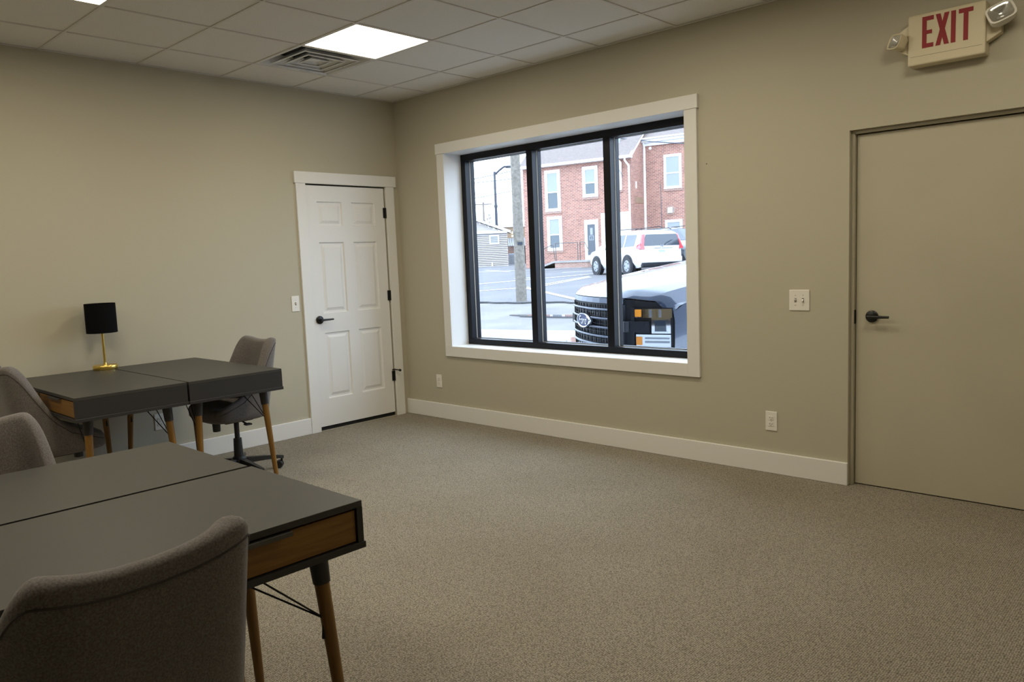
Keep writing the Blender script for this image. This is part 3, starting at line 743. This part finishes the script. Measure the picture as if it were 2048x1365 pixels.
MB().tube([(.93, -.02, 5.0), (.97, -.02, .9)], .012, 6).build('cable', 'wire', bB)

# --- shed with lap siding
shd = empty('sided_shed', (-34.2858, 36.0983, 0), math.radians(44.5)); tag(shd, 'small beige shed with horizontal siding and white gable trim', 'shed')
XL, XR, SZ0, SZE = -6.0, 1.10, .74, 3.30
XP = (XL+XR)/2; SP = 3.30+(XR-XP)*.43
MB().box(XL+.05, XR-.05, .05, 6, .3, SZE).build('lap_shade_core', 'grey_unit', shd)  # darker core, seen through the board gaps as painted lap shadow lines
nb = 18; hb = (SZE-.08-SZ0-.12)/nb
for k in range(nb):
    z = SZ0+.12+k*hb; MB().prism([(XL, -.045, z), (XL, .05, z), (XL, .05, z+hb-.035), (XL, .02, z+hb-.035)], (XR-XL, 0, 0)).build('siding_board', 'siding', shd)
for k in range(8):
    z = SZE+.12+k*.14; hw = (SP-.14-z)/.43*1.0
    if hw > .2: MB().prism([(XP-hw, -.012, z), (XP-hw, .06, z), (XP-hw+.1, .06, z+.14), (XP-hw+.1, .006, z+.14)], (2*hw-.1, 0, 0)).build('siding_board', 'siding', shd)
MB().box(XL-.1, XR+.0, -.10, .05, SZE-.05, SZE+.13).build('gable_trim', 'out_white', shd)
MB().box(XL, XR, -.02, 6, SZ0-.1, SZ0+.10).build('foundation', 'concrete', shd)
MB().prism([(XP, -.2, SP+.05), (XP, -.2, SP-.12), (XR+.25, -.2, SZE-.06), (XR+.25, -.2, SZE+.12)], (0, .12, 0)).prism([(XP, -.2, SP+.05), (XP, -.2, SP-.12), (XL-.35, -.2, SZE-.06), (XL-.35, -.2, SZE+.10)], (0, .12, 0)).build('rake_board', 'out_white', shd)
MB().prism([(XP, -.1, SP+.10), (XP, -.1, SP+.05), (XR+.33, -.1, SZE+.08), (XR+.33, -.1, SZE+.12)], (0, 6.5, 0)).prism([(XP, -.1, SP+.10), (XP, -.1, SP+.05), (XL-.33, -.1, SZE+.08), (XL-.33, -.1, SZE+.12)], (0, 6.5, 0)).build('roof', 'roof_shingle', shd)
wv = MB().box(-.22, .49, -.05, .0, 3.04, 3.13).box(-.22, .49, -.05, 0, 2.46, 2.54).box(-.22, -.13, -.05, 0, 2.54, 3.04).box(.40, .49, -.05, 0, 2.54, 3.04).build('window', 'out_white', shd); box('pane', 'pane_blind', wv, -.13, .40, -.02, 0, 2.54, 3.04)
MB().cyl((-.08, -.35, .4), (-.08, -.35, 1.12), .05, n=10).build('bollard', 'yellow_tag', shd)
# --- tan building with metal awning, cooling unit in front
tb = empty('tan_building', (-40.594, 42.5175, 0), math.radians(44.5)); tag(tb, 'low tan building with white cornice and metal awning behind the pole', 'building')
MB().box(.75, 8, 0, 6, .5, 4.02).build('wall', 'tan_wall', tb)
MB().box(.68, 8.1, -.1, 6.1, 4.02, 4.28).build('cornice', 'out_white', tb)
aw = MB()
for k in range(9): aw.prism([(1.3+k*.17, -.05, 3.10), (1.3+k*.17, -.85, 2.45), (1.3+k*.17, -.85, 2.40), (1.3+k*.17, -.05, 3.05)], (.14, 0, 0))
aw.build('awning', 'awning', tb)
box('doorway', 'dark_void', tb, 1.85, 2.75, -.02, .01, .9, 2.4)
box('stone_base', 'brick_pale', tb, 1.2, 1.8, -.06, .02, .6, 2.4)
ac = empty('cooling_unit', (-38.80, 42.60, .66), math.radians(44.5)); tag(ac, 'grey outdoor cooling unit beside the tan building', 'cooling unit')
MB().box(-.05, .65, -.35, .35, .12, 1.13).build('cabinet', 'grey_unit', ac, bevel=.03)
gl = MB()
for k in range(7): gl.box(-.02+k*.09, .02+k*.09, -.37, -.35, .2, 1.02)
gl.build('grille', 'awning', ac); MB().box(.0, .12, -.3, .3, 0, .12).box(.48, .6, -.3, .3, 0, .12).build('feet', 'rubber', ac)

# --- poles, lines, trees
up = empty('utility_pole', (-8.56, 10.95, .2)); tag(up, 'weathered wooden utility pole standing at the edge of the car park', 'utility pole')
pr = []
for k in range(13): pr.append((.150-.0042*k, k*.75))
po_ = MB().lathe([(r, z) for r, z in pr], n=18).build('pole_shaft', 'pole_wood', up, smooth=60, rot=(0, math.radians(-.6), 0))
MB().box(.02, .16, -.125, -.11, 1.95, 2.0).cyl((.05, -.115, 2.06), (.05, -.10, 2.06), .04, n=10).build('tag', 'yellow_tag', up, rot=(0, 0, math.radians(-30)), loc=(-.08, -.05, -.18))
MB().box(.0, .14, -.135, -.10, 1.70, 1.78).build('meter_box', 'lamp_black', up, rot=(0, 0, math.radians(35)), loc=(-.02, -.03, -.15))
sl = empty('street_lamp', (-40.6+.41*.713, 42.52+.41*.701, .8), math.radians(44.5)); tag(sl, 'tall black street lamp with curved arm above the shed roof', 'street lamp')
MB().cyl((0, 0, 0), (0, 0, 5), .15, .125, 10).cyl((0, 0, 5), (0, 0, 7.85), .115, .10, 10).cyl((0, 0, 4.9), (0, 0, 5.1), .16, n=10).build('post', 'lamp_black', sl)
MB().tube([(0, 0, 7.6), (.35, 0, 7.9), (.75, 0, 8.2), (1.0, 0, 8.27)], .085, 8).build('arm', 'lamp_black', sl)
MB().lathe([(0, .14), (.25, .10), (.46, 0), (.34, -.10), (0, -.15)], n=16).build('lamp_head', 'lamp_black', sl, loc=(1.28, 0, 8.23), smooth=50)
dp = empty('utility_pole', (-52, 53.0, .9), math.radians(44.5)); tag(dp, 'thin distant utility pole with a crossarm behind the shed', 'utility pole')
MB().cyl((0, 0, 0), (0, 0, 6.4), .13, .10, 10).build('pole_shaft', 'bark', dp)
MB().box(-.9, .9, -.06, .06, 6.1, 6.22).build('crossarm', 'bark', dp)
def line(name, lb, a, b, sag, r=.034):
    pts = [tuple(Vector(a).lerp(Vector(b), k/14) - Vector((0, 0, sag*4*(k/14)*(1-k/14)))) for k in range(15)]
    o = MB().tube(pts, r, 5).build(name, 'wire', None); tag(o, lb, 'power line'); return o
line('power_line', 'upper thin power line crossing the pale sky left of the pole', (-60, 44, 8.0), (-26, 46, 9.9), .25)
line('power_line', 'middle thin power line crossing the pale sky behind the street lamp', (-62, 45, 8.9), (-28, 50, 9.0), .4)
line('power_line', 'lower thin power line reaching the distant pole', (-62, 46, 6.4), (-34, 52, 8.8), .2)
line('power_line', 'dark cable sloping in front of the brick roof', (-18.87, 30.5, 7.55), (-15.16, 31.88, 6.90), .06, .026)
tr = empty('bare_tree', (-58, 60, 1)); tag(tr, 'leafless tree far behind the shed roof', 'tree')
MB().cyl((0, 0, 0), (0, 0, 2.2), .15, .10, 8).build('trunk', 'bark', tr)
bm_ = MB(); rnd = random.Random(3)
def branch(p, d, l, r, n):
    q = p+d*l; bm_.cyl(p, q, r, r*.65, 5, caps=False)
    if n:
        for _ in range(3):
            dd = (d+Vector((rnd.uniform(-.7,.7), rnd.uniform(-.7,.7), rnd.uniform(-.1,.5)))).normalized(); branch(q, dd, l*.72, r*.6, n-1)
branch(Vector((0, 0, 2.1)), Vector((0, 0, 1)), 1.3, .09, 4)
bm_.build('branches', 'bark', tr)

# ------------------------------------------------------------------ vehicles: lofted bodies (local +x forward, +y left)
def loft_pts(stations):
    """station: (x, [(halfwidth, z)...bottom to top]); returns rows of full sections right->left"""
    rows_ = []
    for x, sec in stations:
        rows_.append([(x, -w_, z) for w_, z in sec] + [(x, w_, z) for w_, z in reversed(sec)])
    return rows_
def patch(rows_, i0, i1, j0, j1, off=.006):
    sub = [[Vector(rows_[i][j]) for j in range(j0, j1+1)] for i in range(i0, i1+1)]
    c = sum((p for r in sub for p in r), Vector())/(len(sub)*len(sub[0]))
    n = (sub[-1][0]-sub[0][0]).cross(sub[0][-1]-sub[0][0])
    if n.length < 1e-6: n = Vector((0, 0, 1))
    n.normalize()
    mid = Vector((c.x, 0, .9)); n = n if n.dot(c-mid) > 0 else -n
    return [[p+n*off for p in r] for r in sub]
def shrink(sub, e=.06):
    c = sum((p for r in sub for p in r), Vector())/(len(sub)*len(sub[0]))
    return [[p+(c-p)*e for p in r] for r in sub]
def wheel(parent, x, y, r, out, rimmat='bar_silver'):
    w_ = .11*out
    o = MB().cyl((x, y-w_, r), (x, y+w_, r), r, n=28).build('tyre', 'rubber', parent, smooth=40)
    rim = MB().cyl((x, y+w_*.6, r), (x, y+w_*1.04, r), r*.66, r*.62, 24)
    ro = rim.build('rim', rimmat, o, smooth=40)
    hol = MB()
    for k in range(5):
        q = 2*PI*k/5; cx, cz_ = x+math.cos(q)*r*.42, r+math.sin(q)*r*.42; hol.cyl((cx, y+w_*1.02, cz_), (cx, y+w_*1.07, cz_), r*.10, n=8)
    hol.build('rim_opening', 'rubber', ro)
    return o
def make_suv(name, paint, loc, heading, lb):
    t = empty(name, loc, heading); tag(t, lb, 'car')
    # sections: rocker, sill, belt, window top, roof edge, roof centre
    S = [(-2.24, [(.70,.50),(.82,.62),(.80,.95),(.78,1.00),(.76,1.02),(0,1.03)]),
         (-2.16, [(.74,.32),(.88,.50),(.87,1.02),(.72,1.42),(.64,1.52),(0,1.56)]),
         (-1.85, [(.76,.26),(.90,.48),(.90,1.04),(.74,1.50),(.64,1.60),(0,1.64)]),
         (-1.0, [(.77,.24),(.91,.46),(.91,1.01),(.75,1.53),(.63,1.635),(0,1.68)]),
         (0.0, [(.77,.24),(.91,.46),(.91,.98),(.75,1.53),(.63,1.64),(0,1.685)]),
         (.55, [(.77,.24),(.91,.46),(.91,.96),(.76,1.46),(.66,1.57),(0,1.62)]),
         (1.28, [(.77,.24),(.90,.46),(.90,.95),(.84,1.02),(.72,1.06),(0,1.10)]),
         (1.95, [(.75,.26),(.88,.48),(.86,.84),(.80,.91),(.66,.96),(0,1.0)]),
         (2.22, [(.66,.30),(.74,.50),(.72,.72),(.66,.78),(.5,.82),(0,.84)])]
    R = loft_pts(S); n = len(S[0][1])
    b = MB().grid(R); b.add(R[0], [tuple(range(len(R[0])))]); b.add(R[-1], [tuple(range(len(R[-1])))]); b.grid([[r[0] for r in R], [r[-1] for r in R]])
    body = b.build('body', paint, t, smooth=38)
    for j0 in (2, 2*n-4):
        for i0, i1 in ((2, 3), (3, 4), (4, 5)):
            MB().grid(shrink(patch(R, i0, i1, j0, j0+1), .10)).build('side_window', 'car_glass', t)
    for j0 in (4, n): pass
    MB().grid(shrink(patch(R, 5, 6, 3, 2*n-4), .06)).build('windshield', 'car_glass', t)
    rw = [[Vector((-2.175, yy*k_, z_)) for yy in (-1, -.5, 0, .5, 1)] for z_, k_ in ((1.06, .78), (1.25, .72), (1.47, .63))]
    for r_, dx in zip(rw, (-.085, -.065, -.03)):
        for p in r_: p.x += dx
    MB().grid(rw).build('rear_window', 'car_glass', t)
    for s_ in (-1, 1):
        MB().prism([(-2.275, s_*.90, .96), (-2.30, s_*.72, .92), (-2.275, s_*.74, 1.10), (-2.215, s_*.665, 1.48), (-2.19, s_*.72, 1.48), (-2.24, s_*.83, 1.12)], (.09, s_*.02, 0)).build('tail_lamp', 'tail_red', t)
        MB().prism([(-2.24, s_*.905, .93), (-1.98, s_*.925, .97), (-2.08, s_*.91, 1.10), (-2.2, s_*.86, 1.14)], (.0, s_*-.03, 0)).build('tail_lamp', 'tail_red', t)
        for wx in (-1.30, 1.32):
            MB().cyl((wx, s_*.80, .35), (wx, s_*.925, .35), .42, n=28).build('wheel_arch', 'truck_trim', t); wheel(t, wx, s_*.83, .345, s_*1.0)
        MB().box(.62, .85, s_*.93-.08, s_*.93+.08, .98, 1.13).build('mirror', paint, t, bevel=.03)
        MB().box(-.42, -.22, s_*.912-.012, s_*.912+.012, .86, .885).build('door_handle', 'chrome', t)
        MB().tube([(-1.9, s_*.62, 1.655), (-1.7, s_*.62, 1.70), (.2, s_*.62, 1.72), (.4, s_*.62, 1.67)], .018, 6).build('roof_rail', 'truck_trim', t)
    MB().box(-2.275, -2.1, -.80, .80, .30, .44).build('rear_valance', 'truck_trim', t, bevel=.03)
    MB().box(-2.31, -2.1, -.84, .84, .44, .66).build('bumper', paint, t, bevel=.05)
    pl_ = box('number_plate', 'out_white', t, -2.262, -2.24, -.16, .16, .78, .93); box('plate_print', 'plate_blue', pl_, -2.265, -2.262, -.13, .13, .82, .90)
    MB().box(-2.262, -2.24, -.45, .45, .955, .985).build('trim_bar', 'chrome', t)
    MB().box(-2.275, -2.25, -.055, -.03, 1.0, 1.10).box(-2.275, -2.25, .03, .055, 1.0, 1.10).box(-2.275, -2.25, -.03, .03, 1.04, 1.06).build('emblem', 'chrome', t)
    MB().box(-2.23, -2.20, -.25, .30, 1.08, 1.11).build('wiper', 'truck_trim', t)
    return t
hd_ = math.atan2(.456, -.89); hx_, hy_ = math.cos(hd_), math.sin(hd_); rx_, ry_ = hy_, -hx_
cx_, cy_ = (-11.08-13.38)/2 + rx_*.83, (19.72+20.9)/2 + ry_*.83
make_suv('sport_utility_car', 'car_white', (cx_, cy_, .60), hd_, 'white sport utility car parked with its tail toward the window')
make_suv('sport_utility_car', 'car_dark', (cx_+hx_*1.6+rx_*2.7, cy_+hy_*1.6+ry_*2.7, .76), hd_+PI, 'dark car mostly hidden behind the white car')
make_suv('sport_utility_car', 'car_grey', (cx_+4.4+rx_*1.6, cy_-1.4+ry_*1.6, .60), hd_+PI+.1, 'dark grey car parked right of the white car')

# pickup truck
F = Vector((-.533, -.843, 0)).normalized(); TD = 7.7
E0 = Vector((C0[0]+TD*math.sin(math.radians(-37.69)), C0[1]+TD*math.cos(math.radians(-37.69)), -.25))
tk = empty('pickup_truck', E0, math.atan2(F.y, F.x)); tag(tk, 'dark blue pickup truck nosed toward the window', 'truck')
def px_(y):                       # plan curve of the nose: forward offset at lateral position y
    a = abs(y)
    if a < .64: return -.10*(a/.64)**2.2
    if a < .72: return -.10-.08*(a-.64)/.08
    return -.18-.28*((a-.72)/.27)**1.15
def hoodz(x, y):                  # hood height
    tt = max(0, -(x-px_(y)))/1.5; a = abs(y)
    z = 1.255 + .045*min(1, tt/.05)**.6 + .275*min(1, tt)**.85
    if a < .52: z += .035*min(1, tt*4)*(1-(a/.52)**4)
    if a > .66: z -= .030*min(1, (a-.66)/.20)
    if a > .87: z -= .10*min(1, (a-.87)/.07)
    return z
YS = [-.98,-.94,-.90,-.87,-.82,-.76,-.70,-.64,-.55,-.45,-.3,-.15,0,.15,.3,.45,.55,.64,.70,.76,.82,.87,.90,.94,.98]
rows_ = []
for k in range(22):
    q = k/21; rows_.append([(px_(y)*(1-q)+(-1.52)*q, y*(1+.012*q), hoodz(px_(y)*(1-q)-1.52*q, y)) for y in YS])
ho = MB().grid(rows_).build('hood', 'truck_paint', tk, smooth=30)
rows_ = [[(px_(y)-.01, y, z if z < 1 else hoodz(px_(y), y)-.012) for y in YS] for z in (.60, .70, .80, .90, .99, 1.05)]
MB().grid(rows_).build('front_panel', 'truck_trim', tk, smooth=30)
lip = MB()
for a, b in zip(YS[:-1], YS[1:]):
    if abs(a) < .66 and abs(b) < .66: lip.prism([(px_(a)+.012, a, 1.200), (px_(b)+.012, b, 1.200), (px_(b)+.004, b, 1.248), (px_(a)+.004, a, 1.248)], (-.03, 0, 0))
lip.build('grille_header', 'bar_steel', tk)
gr = MB()
for a in [-.60+.1*k for k in range(13)]: gr.box(px_(a)-.004, px_(a)+.008, a-.003, a+.003, .76, 1.185)
for z in [.78+.0365*k for k in range(12)]:
    ya = [-.62+.0775*k for k in range(17)]
    for a, b in zip(ya[:-1], ya[1:]): gr.prism([(px_(a)+.006, a, z), (px_(b)+.006, b, z), (px_(b)+.006, b, z+.005), (px_(a)+.006, a, z+.005)], (-.01, 0, 0))
gro = gr.build('grille_mesh', 'truck_trim', tk)
for z in (1.140, 1.055, .970, .885, .805):
    m = MB(); ya = [-.575+.0575*k for k in range(21)]
    m.tube([(px_(a)+.022, a, z) for a in ya], .0105, 8); m.build('grille_bar', 'bar_steel', tk, smooth=50)
for s_ in (-1, 1):
    m = MB().prism([(px_(.60)+.02, s_*.585, .75), (px_(.60)+.02, s_*.585, 1.19), (px_(.66)+.03, s_*.655, 1.19), (px_(.66)+.03, s_*.655, .75)], (-.06, 0, 0)).build('grille_surround', 'truck_trim', tk)
# oval emblem
def oval(a, b, x, n=36): return [(x, a*math.cos(2*PI*k/n), 1.02+b*math.sin(2*PI*k/n)) for k in range(n)]
em = MB().grid([oval(.165, .073, .0), oval(.168, .074, .045), oval(.162, .070, .06), oval(.152, .061, .056)], close=True).build('emblem_rim', 'chrome', tk, smooth=40)
m = MB(); m.add(oval(.154, .062, .055), [tuple(range(36))]); m.build('emblem_face', 'emblem_blue', em)
text('emblem_script', 'Ford', 'chrome', em, .115, (.058, 0, 1.018), (PI/2, 0, PI/2), .003, .35)
# headlamps: lens follows the swept corner
def hp(u, z, off=0):              # u 0..1 along the lamp, outward offset
    y = .705+.27*u; x = px_(y); nx, ny = .66, .75
    return Vector((x+nx*off, y+ny*off, z))
for s_ in (1, -1):
    fl_ = lambda v: Vector((v.x, v.y*s_, v.z))
    hs = MB().grid([[fl_(hp(u/8, z, .004)) for u in range(9)] for z in (.80, .90, 1.0, 1.10, 1.165)]).build('headlamp', 'truck_trim', tk, smooth=40)
    def quad(nm, m_, u0, u1, z0, z1, off, th=.02):
        b_ = MB(); k_ = 6; rr_ = []
        for (zz_, oo) in ((z0, off-th), (z0, off), (z1, off), (z1, off-th)): rr_.append([fl_(hp(u0+(u1-u0)*i/k_, zz_, oo)) for i in range(k_+1)])
        b_.grid(rr_ + [rr_[0]]); b_.add([r[0] for r in rr_], [(0,1,2,3)]); b_.add([r[-1] for r in rr_], [(0,1,2,3)])
        return b_.build(nm, m_, hs, smooth=30)
    quad('lamp_reflector', 'chrome', .10, .98, 1.075, 1.155, .014); quad('amber_marker', 'amber', .10, .27, 1.085, 1.150, .020)
    for k in range(5): quad('reflector_rib', 'bar_silver' if k % 2 else 'chrome', .36+k*.11, .42+k*.11, 1.08, 1.15, .026-.003*k)
    quad('lamp_reflector', 'chrome', .52, .95, .935, 1.075, .012); quad('projector', 'car_glass', .60, .85, .955, 1.055, .022); quad('projector_ring', 'chrome', .57, .88, .945, .955, .026); quad('projector_ring', 'chrome', .57, .88, 1.055, 1.065, .026)
    quad('lamp_reflector', 'chrome', .12, .95, .815, .925, .012); quad('amber_marker', 'amber', .13, .28, .83, .905, .020); quad('reflector_rib', 'bar_silver', .36, .92, .85, .868, .022); quad('reflector_rib', 'bar_silver', .36, .92, .885, .90, .020)
    quad('lamp_rim', 'bar_silver', .08, 1.0, .800, .812, .024); quad('lamp_rim', 'truck_trim', .0, .09, .80, 1.165, .03)
    MB().box(px_(.70)-.02, px_(.66)+.035, s_*.60 if s_ > 0 else s_*.72, s_*.72 if s_ > 0 else s_*.60, .945, 1.045).build('bracket_bar', 'truck_trim', hs, bevel=.008)
    quad('bracket_bar', 'truck_trim', -.02, .48, .945, 1.045, .04, .04)
# fenders, cab, bed
for s_ in (-1, 1):
    rows_ = []
    for x in (-.44, -.55, -.8, -1.1, -1.35, -1.55):
        zt_ = hoodz(x, .975)
        rows_.append([(x, s_*(.965 if x > -.46 else .99), .62), (x, s_*1.005, .85), (x, s_*1.01, 1.05), (x, s_*.985, zt_)])
    fe = MB().grid(rows_).build('fender', 'truck_paint', tk, smooth=40)
    MB().cyl((-1.0, s_*.86, .42), (-1.0, s_*1.03, .42), .50, n=32).build('wheel_arch', 'truck_trim', tk)
    for wx in (-1.0, -5.0): wheel(tk, wx, s_*.90, .42, s_*1.25, 'bar_silver')
    MB().box(-2.05, -1.75, s_*1.16-.09, s_*1.16+.09, 1.42, 1.75).build('mirror', 'truck_trim', tk, bevel=.04)
CS = [(-1.50, [(.96,.50),(1.0,.80),(.99,1.36),(.92,1.47),(.86,1.50),(0,1.53)]),
      (-2.25, [(.96,.45),(1.0,.80),(.99,1.38),(.80,1.92),(.68,1.98),(0,2.02)]),
      (-3.0, [(.96,.45),(1.0,.80),(.99,1.38),(.80,1.97),(.68,2.03),(0,2.06)]),
      (-3.9, [(.96,.45),(1.0,.80),(.99,1.40),(.79,1.95),(.67,2.01),(0,2.04)]),
      (-4.1, [(.96,.45),(1.0,.80),(.99,1.40),(.80,1.80),(.70,1.86),(0,1.9)])]
R = loft_pts(CS); m = MB().grid(R); m.add(R[0], [tuple(range(12))]); m.add(R[-1], [tuple(range(12))]); m.build('cab', 'truck_paint', tk, smooth=38)
MB().grid(shrink(patch(R, 0, 1, 3, 8), .05)).build('windshield', 'car_glass', tk)
for j0 in (2, 8):
    for i0 in (1, 2): MB().grid(shrink(patch(R, i0, i0+1, j0, j0+1), .10)).build('side_window', 'car_glass', tk)
MB().box(-6.2, -4.15, -.99, .99, .55, 1.42).build('bed', 'truck_paint', tk, bevel=.03)
MB().box(-6.1, -4.25, -.85, .85, 1.38, 1.43).build('bed_cover', 'truck_trim', tk)
MB().box(-6.15, -.5, -.75, .75, .40, .66).build('chassis', 'truck_trim', tk)
cw = MB()
for k in range(9): cw.prism([(-1.47, .15+k*.085, 1.515), (-1.43, .15+k*.085, 1.513), (-1.43, .20+k*.085, 1.513), (-1.47, .20+k*.085, 1.515)], (0, 0, .012))
cw.build('cowl_louver', 'rubber', tk)
MB().tube([(-1.50, .55, 1.54), (-1.75, -.05, 1.70)], .012, 6).tube([(-1.50, -.2, 1.55), (-1.75, -.75, 1.68)], .012, 6).build('wiper', 'rubber', tk)
bp_ = MB(); rows_ = []
for y in [-1.0,-.92,-.8,-.6,-.3,0,.3,.6,.8,.92,1.0]:
    x = .12-.26*(abs(y)/1.0)**3; rows_.append([(x-.14, y, .50), (x, y, .52), (x+.01, y, .66), (x-.02, y, .745), (x-.16, y, .75)])
bp_.grid(rows_).build('bumper', 'chrome', tk, smooth=40)
